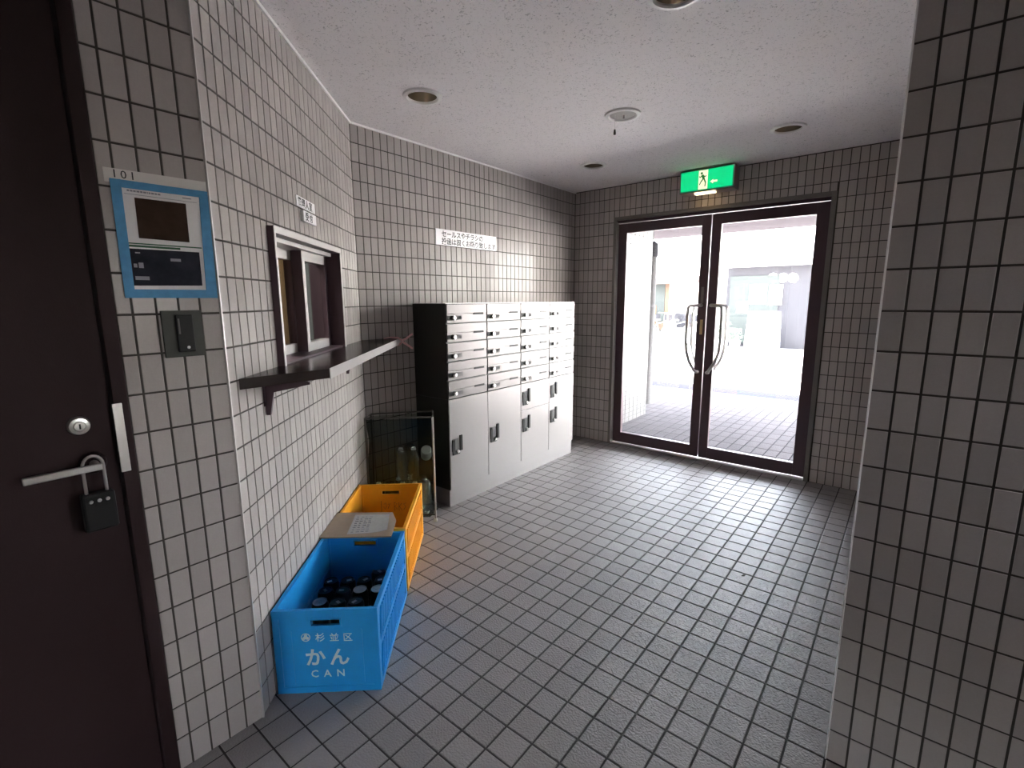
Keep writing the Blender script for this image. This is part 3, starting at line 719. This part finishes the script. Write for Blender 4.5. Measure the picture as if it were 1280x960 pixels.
# ================================================================== CRATES
def crate(name, label, s0, M_, letters):
    L, W, H, t = 0.556, 0.350, 0.312, 0.010
    r = thing(name, label, 'crate', FB(s0 + L / 2, 0.184, 0))
    hx, hy = L / 2, W / 2
    MB().box(-hx + 0.004, hx - 0.004, -hy + 0.004, hy - 0.004, 0.002, 0.014).build('bottom', M_, r)
    for sx, nm in ((-1, 'front_panel'), (1, 'rear_panel')):
        mb = MB()
        X0, X1 = (sx * hx, sx * (hx - 0.006))
        zh0, zh1, yh = 0.253, 0.274, 0.048
        mb.box(X0 - sx * 0.004, X1 - sx * 0.004, -hy + 0.012, -yh, 0.012, H - 0.006); mb.box(X0 - sx * 0.004, X1 - sx * 0.004, yh, hy - 0.012, 0.012, H - 0.006)
        mb.box(X0 - sx * 0.004, X1 - sx * 0.004, -yh, yh, 0.012, zh0); mb.box(X0 - sx * 0.004, X1 - sx * 0.004, -yh, yh, zh1, H - 0.006)
        # raised border, handle surround
        mb.box(X0, X0 - sx * 0.012, -hy, -hy + 0.022, 0.0, H); mb.box(X0, X0 - sx * 0.012, hy - 0.022, hy, 0.0, H)
        mb.box(X0, X0 - sx * 0.012, -hy + 0.022, hy - 0.022, 0.0, 0.022); mb.box(X0, X0 - sx * 0.012, -hy + 0.022, hy - 0.022, H - 0.030, H)
        mb.box(X0 - sx * 0.001, X0 - sx * 0.012, -yh - 0.006, -yh, zh0 - 0.006, zh1 + 0.006); mb.box(X0 - sx * 0.001, X0 - sx * 0.012, yh, yh + 0.006, zh0 - 0.006, zh1 + 0.006)
        mb.box(X0 - sx * 0.001, X0 - sx * 0.012, -yh, yh, zh0 - 0.006, zh0); mb.box(X0 - sx * 0.001, X0 - sx * 0.012, -yh, yh, zh1, zh1 + 0.006)
        mb.box(X0 - sx * 0.002, X0 - sx * 0.010, -hy + 0.055, -hy + 0.060, 0.03, 0.235); mb.box(X0 - sx * 0.002, X0 - sx * 0.010, hy - 0.060, hy - 0.055, 0.03, 0.235)
        mb.build(nm, M_, r)
    for sy in (-1, 1):
        mb = MB(); Y0 = sy * hy; xi = hx - 0.013
        mb.box(-xi, xi, Y0, Y0 - sy * 0.014, H - 0.022, H)                       # rim
        mb.box(-xi, xi, Y0 - sy * 0.008, Y0 - sy * 0.013, 0.172, H - 0.022)     # upper flap
        mb.box(-xi, xi, Y0, Y0 - sy * 0.010, 0.160, 0.170)                       # fold rib
        mb.box(-xi, xi, Y0, Y0 - sy * 0.010, 0.148, 0.157)
        mb.box(-xi, xi, Y0 - sy * 0.008, Y0 - sy * 0.013, 0.022, 0.148)         # lower flap
        mb.box(-xi, xi, Y0, Y0 - sy * 0.012, 0.0, 0.022)                         # base rail
        for xe in (-xi, xi - 0.014): mb.box(xe, xe + 0.014, Y0, Y0 - sy * 0.010, 0.022, H - 0.022)
        nrib = 22
        for k in range(nrib):
            x = -xi + 0.030 + (2 * xi - 0.075) * k / (nrib - 1)
            for za, zb in ((0.036, 0.136), (0.184, 0.274)):
                dx = 0.030; wd = 0.008; ya, yb = sorted((Y0 - sy * 0.0005, Y0 - sy * 0.0085))
                mb.prism([(x, za), (x + wd, za), (x + wd + dx, zb), (x + dx, zb)], ya, yb, 'y')
        o = mb.build('side_wall', M_, r)
        for xk in (-0.19, 0.19):
            MB().box(xk - 0.012, xk + 0.012, Y0 + sy * 0.0005, Y0 - sy * 0.006, 0.147, 0.172).build('hinge', M_, o)
    return r
cb = crate('crate', 'blue plastic recycling crate marked for cans in front of the yellow crate', 0.094, BLUEC, True)
Mf = T3(-0.278, 0, 0) @ Matrix.Rotation(-PI / 2, 4, 'Z')     # front panel: local x to the right seen from outside, facing -y
fz = -0.0005 + 0.004
for body, size, x, z, bold in (('杉', 0.033, -0.021, 0.1965, 0.0002), ('並', 0.033, 0.026, 0.195, 0.0002), ('区', 0.033, 0.071, 0.194, 0.0002),
        ('か', 0.070, -0.042, 0.108, 0.0016), ('ん', 0.070, 0.039, 0.107, 0.0016), ('C', 0.038, -0.048, 0.058, 0.0004), ('A', 0.038, -0.005, 0.058, 0.0004), ('N', 0.038, 0.040, 0.058, 0.0004)):
    text('lettering', body, size, LETTER, cb, Mf @ T3(x, fz - 0.0008, z), bold=bold, align='CENTER')
mb = MB()
for k in range(20):
    a, b = 2 * PI * k / 20, 2 * PI * (k + 1) / 20; ro, ri = 0.0155, 0.0125
    mb.prism([(ro * math.cos(a), ro * math.sin(a)), (ro * math.cos(b), ro * math.sin(b)), (ri * math.cos(b), ri * math.sin(b)), (ri * math.cos(a), ri * math.sin(a))], -0.0008, 0.0002, 'y')
for k in range(3):
    a = PI / 2 + 2 * PI * k / 3
    mb.prism([(0.006 * math.cos(a) + 0.0055 * math.cos(b), 0.006 * math.sin(a) + 0.0055 * math.sin(b)) for b in [q * PI / 5 for q in range(10)]], -0.0008, 0.0002, 'y')
mb.build('emblem', LETTER, cb, Mf @ T3(-0.069, fz, 0.210))
cyl_ = crate('crate', 'yellow plastic crate with marker scrawl standing behind the blue crate', 0.676, YELC, False)
# faded marker strokes on the inside of the far panel
mb = MB(); rr = random.Random(9)
for sx, sc in ((0.030, 1.0), (0.075, 1.0)): pass
strokes = [[(-0.055, 0.215), (-0.055, 0.150)], [(-0.040, 0.195), (-0.030, 0.203), (-0.026, 0.180), (-0.036, 0.165), (-0.042, 0.180)], [(-0.018, 0.168), (-0.006, 0.200)], [(-0.018, 0.192), (-0.014, 0.197)],
           [(0.018, 0.205), (0.018, 0.155), (0.034, 0.165), (0.020, 0.180), (0.034, 0.195), (0.018, 0.205)], [(0.044, 0.205), (0.044, 0.155)], [(0.060, 0.200), (0.046, 0.180), (0.062, 0.155)], [(0.085, 0.200), (0.070, 0.195), (0.082, 0.178), (0.070, 0.160)]]
for st in strokes:
    mb.tube([(0.2675, -p[0], p[1]) for p in st], 0.0013, 6)
mb.build('marker_scrawl', MARKER, cyl_)

# cans standing in the blue crate
def can_proto():
    t = thing('can', '', 'can', Matrix())
    MB().lathe([(0.0, 0.004), (0.022, 0.0), (0.027, 0.003), (0.033, 0.012), (0.033, 0.108), (0.027, 0.119)], 24).build('body', CANB, t, smooth=True)
    MB().lathe([(0.0265, 0.1188), (0.0275, 0.1215), (0.0255, 0.122), (0.024, 0.1175), (0.0, 0.1175)], 24).build('lid', CANL, t, smooth=True)
    MB().box(-0.006, 0.006, -0.004, 0.016, 0.1177, 0.1192).build('pull_tab', CANM, t)
    return t
def restyle(c, part, m):
    for ch in c.children:
        if ch.name.startswith(part): ch.data = ch.data.copy(); ch.data.materials[0] = m
ROWS = [(0.412, (0.052, 0.122, 0.194)), (0.490, (0.050, 0.121, 0.192, 0.266)), (0.562, (0.050, 0.121, 0.192, 0.266)), (0.620 + 0.012, (0.240,))]
RN = ['front row', 'second row', 'third row', 'back row']; CN = ['beside the tiled wall', 'second from the tiled wall', 'third from the tiled wall', 'farthest from the tiled wall']
c0 = can_proto(); first = True; GRID = {}
for ri, (s, offs) in enumerate(ROWS):
    for ci, o_ in enumerate(offs):
        M = FB(s, o_, 0.0145) @ Matrix.Rotation(rr.uniform(0, 6.28), 4, 'Z')
        c = c0 if first else dup(c0, M); first = False
        c.matrix_basis = M; c['group'] = 'cans in the blue crate'; GRID[ri, ci] = c
        c['label'] = 'dark can in the %s inside the blue crate, %s' % (RN[ri], CN[ci] if ri < 3 else 'standing alone')
for key, lb in (((0, 0), 'shiny can in the front row inside the blue crate, beside the tiled wall'), ((1, 2), 'can with bright shiny lid in the middle of the blue crate'),
                ((1, 3), 'purplish can by the right side inside the blue crate')):
    GRID[key]['label'] = lb; restyle(GRID[key], 'lid', CANM)
restyle(GRID[1, 3], 'body', PURP)

# cardboard sheet with a paper on the crate rims
cbd = thing('cardboard', 'flat piece of brown cardboard lying across both crates', 'cardboard', FB(0, 0, 0.314))
MB().prism([(0.595, -0.002), (0.590, -0.312), (0.745, -0.305), (0.835, -0.272), (0.846, -0.004)], 0.0, 0.006, 'z').build('sheet', CARD, cbd)
psh = thing('paper', 'printed paper in a clear sleeve lying on the cardboard', 'paper', FB(0, 0, 0.3205))
pr = MB(); n = 10; vs = []; fs = []
for i in range(n + 1):
    for j in range(n + 1):
        u, v = i / n, j / n
        a = Vector((0.612, -0.115)).lerp(Vector((0.812, -0.100)), u); b = Vector((0.628, -0.288)).lerp(Vector((0.806, -0.262)), u)
        p = a.lerp(b, v); cz = 0.010 * max(0, v - 0.55) ** 2 * 5 * (1 - u) + 0.001 * math.sin(u * 9)
        vs.append((p.x, p.y, 0.0015 + cz)); 
nn = len(vs); vs += [(x, y, z - 0.0008) for x, y, z in vs]
for i in range(n):
    for j in range(n):
        q = [i * (n + 1) + j, i * (n + 1) + j + 1, (i + 1) * (n + 1) + j + 1, (i + 1) * (n + 1) + j]
        fs.append(tuple(reversed(q))); fs.append(tuple(k + nn for k in q))
edge = [i * (n + 1) for i in range(n + 1)] + [n * (n + 1) + j for j in range(1, n + 1)] + [i * (n + 1) + n for i in range(n - 1, -1, -1)] + [j for j in range(n - 1, 0, -1)]
for a, b in zip(edge, edge[1:] + edge[:1]): fs.append((a, b, b + nn, a + nn))
pr.add(vs, fs).build('sheet', SLEEVE, psh, smooth=True)
mb = MB(); rr = random.Random(21)
for k in range(8):
    u = 0.08 + k * 0.11
    for g in range(4):
        v0 = 0.08 + g * 0.12; v1 = v0 + rr.uniform(0.05, 0.10)
        P = []
        for uu, vv in ((u, v0), (u + 0.04, v0), (u + 0.04, v1), (u, v1)):
            a = Vector((0.612, -0.115)).lerp(Vector((0.812, -0.100)), uu); b = Vector((0.628, -0.288)).lerp(Vector((0.806, -0.262)), uu); p = a.lerp(b, vv); P.append((p.x, p.y))
        mb.prism(P[::-1], 0.0016, 0.0031, 'z')
mb.build('print_lines', PGREY, psh)

# ================================================================== BAG STAND WITH BOTTLES
FOOT = [(1.395, 0.020), (1.400, 0.412), (1.565, 0.395), (1.500, 0.030)]
bs = thing('bag_stand', 'dark metal stand holding a clear rubbish bag of bottles beside the mailboxes', 'bag stand', FB(0, 0, 0))
STANDM = mat('stand_metal', (0.10, 0.09, 0.08), 0.4, 0.6)
for k, (s, o_) in enumerate(FOOT):
    MB().tube([(s, -o_, 0.010), (s, -o_, 0.655)], 0.006, 10).build('post', STANDM if k != 1 else SATIN, bs, smooth=True)
    MB().lathe([(0.0, 0.0005), (0.011, 0.0005), (0.012, 0.010), (0.008, 0.018), (0.0, 0.019)], 14, 0, T3(s, -o_, 0)).build('foot', CAPW if k == 1 else BLACK, bs, smooth=True)
for z in (0.655, 0.045):
    MB().tube([(s, -o_, z) for s, o_ in FOOT], 0.005, 10, closed=True).build('ring', STANDM, bs, smooth=True)
# the bag: slack film bulging outwards low down
def bag():
    ring = []
    for k in range(4):
        a, b = Vector(FOOT[k]), Vector(FOOT[(k + 1) % 4])
        for q in range(8): ring.append(a.lerp(b, q / 8))
    c = sum(ring, Vector((0, 0))) / len(ring); R = random.Random(4); vs = []; fs = []; n = len(ring)
    prof = [(0.645, 0.985), (0.60, 0.96), (0.52, 0.93), (0.44, 0.95), (0.36, 0.97), (0.28, 0.985), (0.20, 1.0), (0.12, 0.99), (0.05, 0.93), (0.022, 0.80)]
    for z, f in prof:
        for k, p in enumerate(ring):
            w_ = 1 + 0.02 * math.sin(k * 1.7 + z * 21) + R.uniform(-0.008, 0.008); q = c + (p - c) * f * w_
            vs.append((q.x, -max(q.y, 0.012), z))
    for i in range(len(prof) - 1):
        for k in range(n): fs.append((i * n + k, i * n + (k + 1) % n, (i + 1) * n + (k + 1) % n, (i + 1) * n + k))
    fs.append(tuple(range((len(prof) - 1) * n, len(prof) * n)))
    o = MB().add(vs, fs).build('clear_bag', BAGM, bs, smooth=True); o['label'] = 'clear slack plastic bag'
bag()
def bottle_proto():
    t = thing('bottle', '', 'bottle', Matrix())
    pf = [(0.0, 0.006), (0.024, 0.0), (0.031, 0.008), (0.032, 0.05)]
    for k in range(4): pf += [(0.030, 0.056 + k * 0.016), (0.032, 0.064 + k * 0.016)]
    pf += [(0.032, 0.130), (0.030, 0.150), (0.020, 0.178), (0.0125, 0.190), (0.0125, 0.203)]
    MB().lathe(pf, 20).build('body', PETM, t, smooth=True)
    MB().lathe([(0.0125, 0.196), (0.0155, 0.196), (0.0155, 0.199), (0.0125, 0.200), (0.0125, 0.208), (0.0105, 0.208), (0.0105, 0.197)], 20).build('neck_ring', CAPW, t, smooth=True)
    return t
b0 = bottle_proto(); rr = random.Random(31); first = True
SP = [(1.438, 0.075), (1.438, 0.145), (1.440, 0.215), (1.442, 0.285), (1.445, 0.355), (1.507, 0.180), (1.512, 0.250), (1.518, 0.320)]
lay = [(s, o_, 0.035, 0) for s, o_ in SP] + [(s, o_, 0.250, 1) for s, o_ in SP if o_ > 0.2 and not (o_ > 0.33 and s < 1.45) and not (o_ > 0.3 and s > 1.5)]
for k, (s, o_, z, ly) in enumerate(lay):
    M = FB(s, o_, z) @ Matrix.Rotation(rr.uniform(-0.03, 0.03), 4, 'X')
    if (k * 7) % 3 == 1: M = M @ T3(0, 0, 0.208) @ Matrix.Rotation(PI, 4, 'X')
    c = b0 if first else dup(b0, M); first = False
    c.matrix_basis = M; c['group'] = 'bottles in the clear bag'; c['label'] = 'empty clear plastic bottle inside the clear rubbish bag'
M = FB(1.452, 0.362, 0.432) @ Vector((-0.80, -0.12, 0.58)).to_track_quat('Z', 'Y').to_matrix().to_4x4() @ T3(0, 0, -0.10)
c = dup(GRID[1, 0], M, 'bright aluminium can lying on top of the bottles in the clear bag', 'can in the clear bag')
for ch in c.children:
    if ch.name.startswith('body'): ch.data = ch.data.copy(); ch.data.materials[0] = CANM
restyle(c, 'lid', CANM)

# small dead leaf on the floor
lf = MB(); lf.prism([(-0.012, 0), (0.0, -0.006), (0.014, 0.001), (0.004, 0.007)], 0.0006, 0.002, 'z')
o = lf.build('leaf', mat('dry_leaf', (0.04, 0.03, 0.025), 0.8), None, frame(-0.496, 2.40, 0, 1.0)); tag(o, 'small dark dry leaf on the tiled floor', 'leaf')

# ================================================================== OUTSIDE
gr = MB().box(-40, 30, 8.0, 60, -0.25, -0.05).build('road', ASPH); tag(gr, 'pale sunlit road beyond the porch', 'road', None, 'structure')
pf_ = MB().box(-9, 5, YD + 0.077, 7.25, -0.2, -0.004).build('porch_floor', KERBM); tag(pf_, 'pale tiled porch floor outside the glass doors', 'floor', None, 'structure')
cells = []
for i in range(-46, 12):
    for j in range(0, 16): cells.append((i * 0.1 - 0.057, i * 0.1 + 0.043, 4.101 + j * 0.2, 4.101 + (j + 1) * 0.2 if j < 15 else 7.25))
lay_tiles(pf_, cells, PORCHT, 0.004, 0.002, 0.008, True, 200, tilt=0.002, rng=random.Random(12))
kb_ = MB().box(-9, 5, 7.25, 8.0, -0.2, -0.03).build('kerb', KERBM); tag(kb_, 'grey concrete kerb along the porch edge', 'kerb', None, 'structure')
# building above the porch
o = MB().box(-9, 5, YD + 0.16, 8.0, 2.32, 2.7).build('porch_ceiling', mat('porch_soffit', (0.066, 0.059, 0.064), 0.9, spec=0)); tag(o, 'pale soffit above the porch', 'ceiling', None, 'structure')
o = MB().box(-9, 5, -4, 8.0, 2.75, 9.0).build('wall_upper', FACADE2); tag(o, 'upper floors of the apartment building over the porch', 'wall', None, 'structure')
o = MB().box(-9, XC - 0.14, YD + 0.02, YD + 0.16, 0, 2.32).build('wall_facade_left', FACADE2); tag(o, 'outer wall left of the entrance', 'wall', None, 'structure')
o = MB().box(XE, 5, YD + 0.02, YD + 0.16, 0, 2.32).build('wall_facade_right', FACADE2); tag(o, 'outer wall right of the entrance', 'wall', None, 'structure')
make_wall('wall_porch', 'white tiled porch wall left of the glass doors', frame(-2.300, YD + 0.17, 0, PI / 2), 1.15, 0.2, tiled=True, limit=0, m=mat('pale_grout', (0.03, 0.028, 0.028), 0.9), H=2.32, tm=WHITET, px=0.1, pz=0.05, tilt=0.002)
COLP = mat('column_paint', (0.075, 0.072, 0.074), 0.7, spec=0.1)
pipe = thing('porch_column', 'round white porch column outside the left glass door', 'column', frame(-2.60, 5.94, -0.004, 0))
MB().lathe([(0.0, 0.0), (0.10, 0.0), (0.10, 1.86), (0.0, 1.86)], 32).build('shaft', COLP, pipe, smooth=True)
MB().lathe([(0.0, 1.86), (0.108, 1.86), (0.108, 2.02), (0.07, 2.05), (0.0, 2.06)], 32).build('collar', FACADE, pipe, smooth=True)
MB().lathe([(0.0, 2.06), (0.05, 2.06), (0.05, 2.325), (0.0, 2.325)], 24).build('neck', COLP, pipe, smooth=True)

# grey shop front opposite
gs = thing('shop_front', 'grey shop front across the road with white posters', 'building', frame(-3.25, 15.5, -0.05, 0))
mb = MB(); mb.box(-1.05, 5, 0, 3.0, 0, 2.30); mb.build('wall', FACADE, gs)
mb = MB(); mb.box(-1.10, 5, -0.35, 3.0, 2.30, 2.46); mb.build('roof_fascia', FACADE2, gs)
MB().box(-0.95, 0.35, -0.03, 0.0, 0.10, 2.05).build('window', SHOPG, gs)
for a, b, c, d in ((-0.40, 0.05, 1.25, 1.80), (0.12, 0.45, 1.22, 1.78), (-0.72, -0.42, 0.98, 1.32)):
    MB().box(a, b, -0.05, -0.031, c, d).build('poster', PAPER, gs)
for k in range(3):
    mb = MB(); mb.lathe([(0, 0.03), (0.12, 0.02), (0.13, 0)], 20, 0, T3(0.17 + 0.25 * k, -0.0, 1.98 - 0.012 * k) @ Matrix.Rotation(PI / 2, 4, 'X')); mb.build('round_lamp', SIGNW, gs)
wb = thing('signboard', 'white folding signboard in front of the grey shop', 'signboard', frame(-3.10, 14.9, -0.05, 0))
MB().prism([(-0.30, 0.0), (0.30, 0.0), (0.02, 1.05), (-0.02, 1.05)], -0.40, 0.40, 'x').build('board', SIGNW, wb)
MB().box(-0.42, 0.42, -0.31, -0.295, 0.0, 0.05).build('foot_rail', ALU, wb)
R = random.Random(8)
def shrub(x, y, h, label):
    t = thing('potted_shrub', label, 'shrub', frame(x, y, -0.05, 0))
    MB().lathe([(0, 0), (0.11, 0), (0.15, 0.24), (0.13, 0.24), (0.12, 0.2), (0, 0.2)], 16).build('pot', FACADE2, t)
    mb = MB()
    for k in range(140):
        a = R.uniform(0, 6.28); rr_ = 0.19 * math.sqrt(R.random()); z = 0.22 + R.random() * (h - 0.22)
        mb.T = T3(rr_ * math.cos(a), rr_ * math.sin(a), z) @ Matrix.Rotation(R.uniform(0, 6.28), 4, 'Z') @ Matrix.Rotation(R.uniform(-0.9, 0.9), 4, 'X')
        mb.prism([(-0.05, 0), (0, -0.018), (0.05, 0), (0, 0.018)], -0.002, 0.002, 'z')
    mb.T = Matrix(); mb.tube([(0, 0, 0.18), (0.01, 0, h * 0.8)], 0.01, 6)
    o = mb.build('foliage', LEAFM, t); o['kind'] = 'stuff'
shrub(-4.12, 14.8, 0.75, 'small potted shrub at the left end of the grey shop front'); shrub(-3.70, 14.45, 0.60, 'low potted shrub beside the white folding signboard')
# salmon-fronted shop further left
ls = thing('corner_shop', 'pale corner shop with salmon awning band across the road', 'building', frame(-6.0, 15.6, -0.05, 0))
mb = MB(); mb.box(-4.0, 1.15, 0, 4, 0, 2.3); mb.build('wall', FACADE2, ls)
MB().box(-4.0, 1.15, -0.5, 0, 1.88, 2.08).build('awning', AWN, ls)
MB().box(-1.2, -0.22, -0.03, 0, 0.35, 1.88).build('window', SHOPG, ls)
MB().box(-0.20, -0.08, -0.05, 0, 0.9, 1.88).build('post', ORANGE, ls)
MB().box(-0.62, -0.48, -0.05, -0.031, 0.4, 1.2).build('banner', ORANGE, ls); MB().box(-0.40, -0.22, -0.05, -0.031, 0.4, 0.62).build('banner', ORANGE, ls)
MB().box(0.15, 0.75, -0.05, 0, 0.5, 0.95).build('meter_box', FACADE, ls)
# bicycles parked in front of it
BIKES = [mat('bicycle_paint_%d' % k, c, 0.4, 0.3) for k, c in enumerate([(0.3, 0.3, 0.32), (0.45, 0.30, 0.15), (0.15, 0.16, 0.18)])]
def bicycle():
    t = thing('bicycle', '', 'bicycle', Matrix())
    for x in (-0.5, 0.5):
        o = MB().tube([(x + 0.31 * math.cos(a), 0, 0.325 + 0.31 * math.sin(a)) for a in [k * 2 * PI / 24 for k in range(24)]], 0.014, 6, closed=True).build('wheel', TYRE, t)
        mb = MB()
        for k in range(8): mb.tube([(x, 0, 0.325), (x + 0.30 * math.cos(k * PI / 4), 0, 0.325 + 0.30 * math.sin(k * PI / 4))], 0.002, 4)
        mb.build('spokes', CHROME, o)
    mb = MB()
    for a, b in (((-0.5, 0.325), (-0.05, 0.30)), ((-0.05, 0.30), (-0.17, 0.72)), ((-0.5, 0.325), (-0.15, 0.66)), ((-0.05, 0.30), (0.36, 0.62)), ((-0.15, 0.66), (0.34, 0.72)), ((0.34, 0.76), (0.5, 0.325)), ((0.34, 0.72), (0.31, 0.95))):
        mb.tube([(a[0], 0, a[1]), (b[0], 0, b[1])], 0.014, 8)
    mb.build('frame', BIKES[0], t)
    MB().box(-0.30, -0.06, -0.06, 0.06, 0.74, 0.80).build('saddle', TYRE, t, bevel=0.02)
    MB().tube([(0.22, -0.27, 0.98), (0.31, -0.12, 0.97), (0.31, 0.12, 0.97), (0.22, 0.27, 0.98)], 0.011, 8).build('handlebar', CHROME, t)
    MB().box(0.36, 0.62, -0.16, 0.16, 0.72, 0.92).build('basket', FACADE, t)
    return t
bk0 = bicycle(); bl = ['bicycle at the left end of the row by the corner shop', 'middle bicycle of the row by the corner shop', 'bicycle at the right end of the row by the corner shop']
for k in range(3):
    M = frame(-6.55 + 0.58 * k, 14.70, -0.05, 1.25)
    b = bk0 if k == 0 else dup(bk0, M)
    b.matrix_basis = M; b['label'] = bl[k]; b['group'] = 'bicycles parked across the road'
    for ch in b.children:
        if k and ch.name.startswith('frame'): ch.data = ch.data.copy(); ch.data.materials[0] = BIKES[k]
bpy.context.view_layer.update()
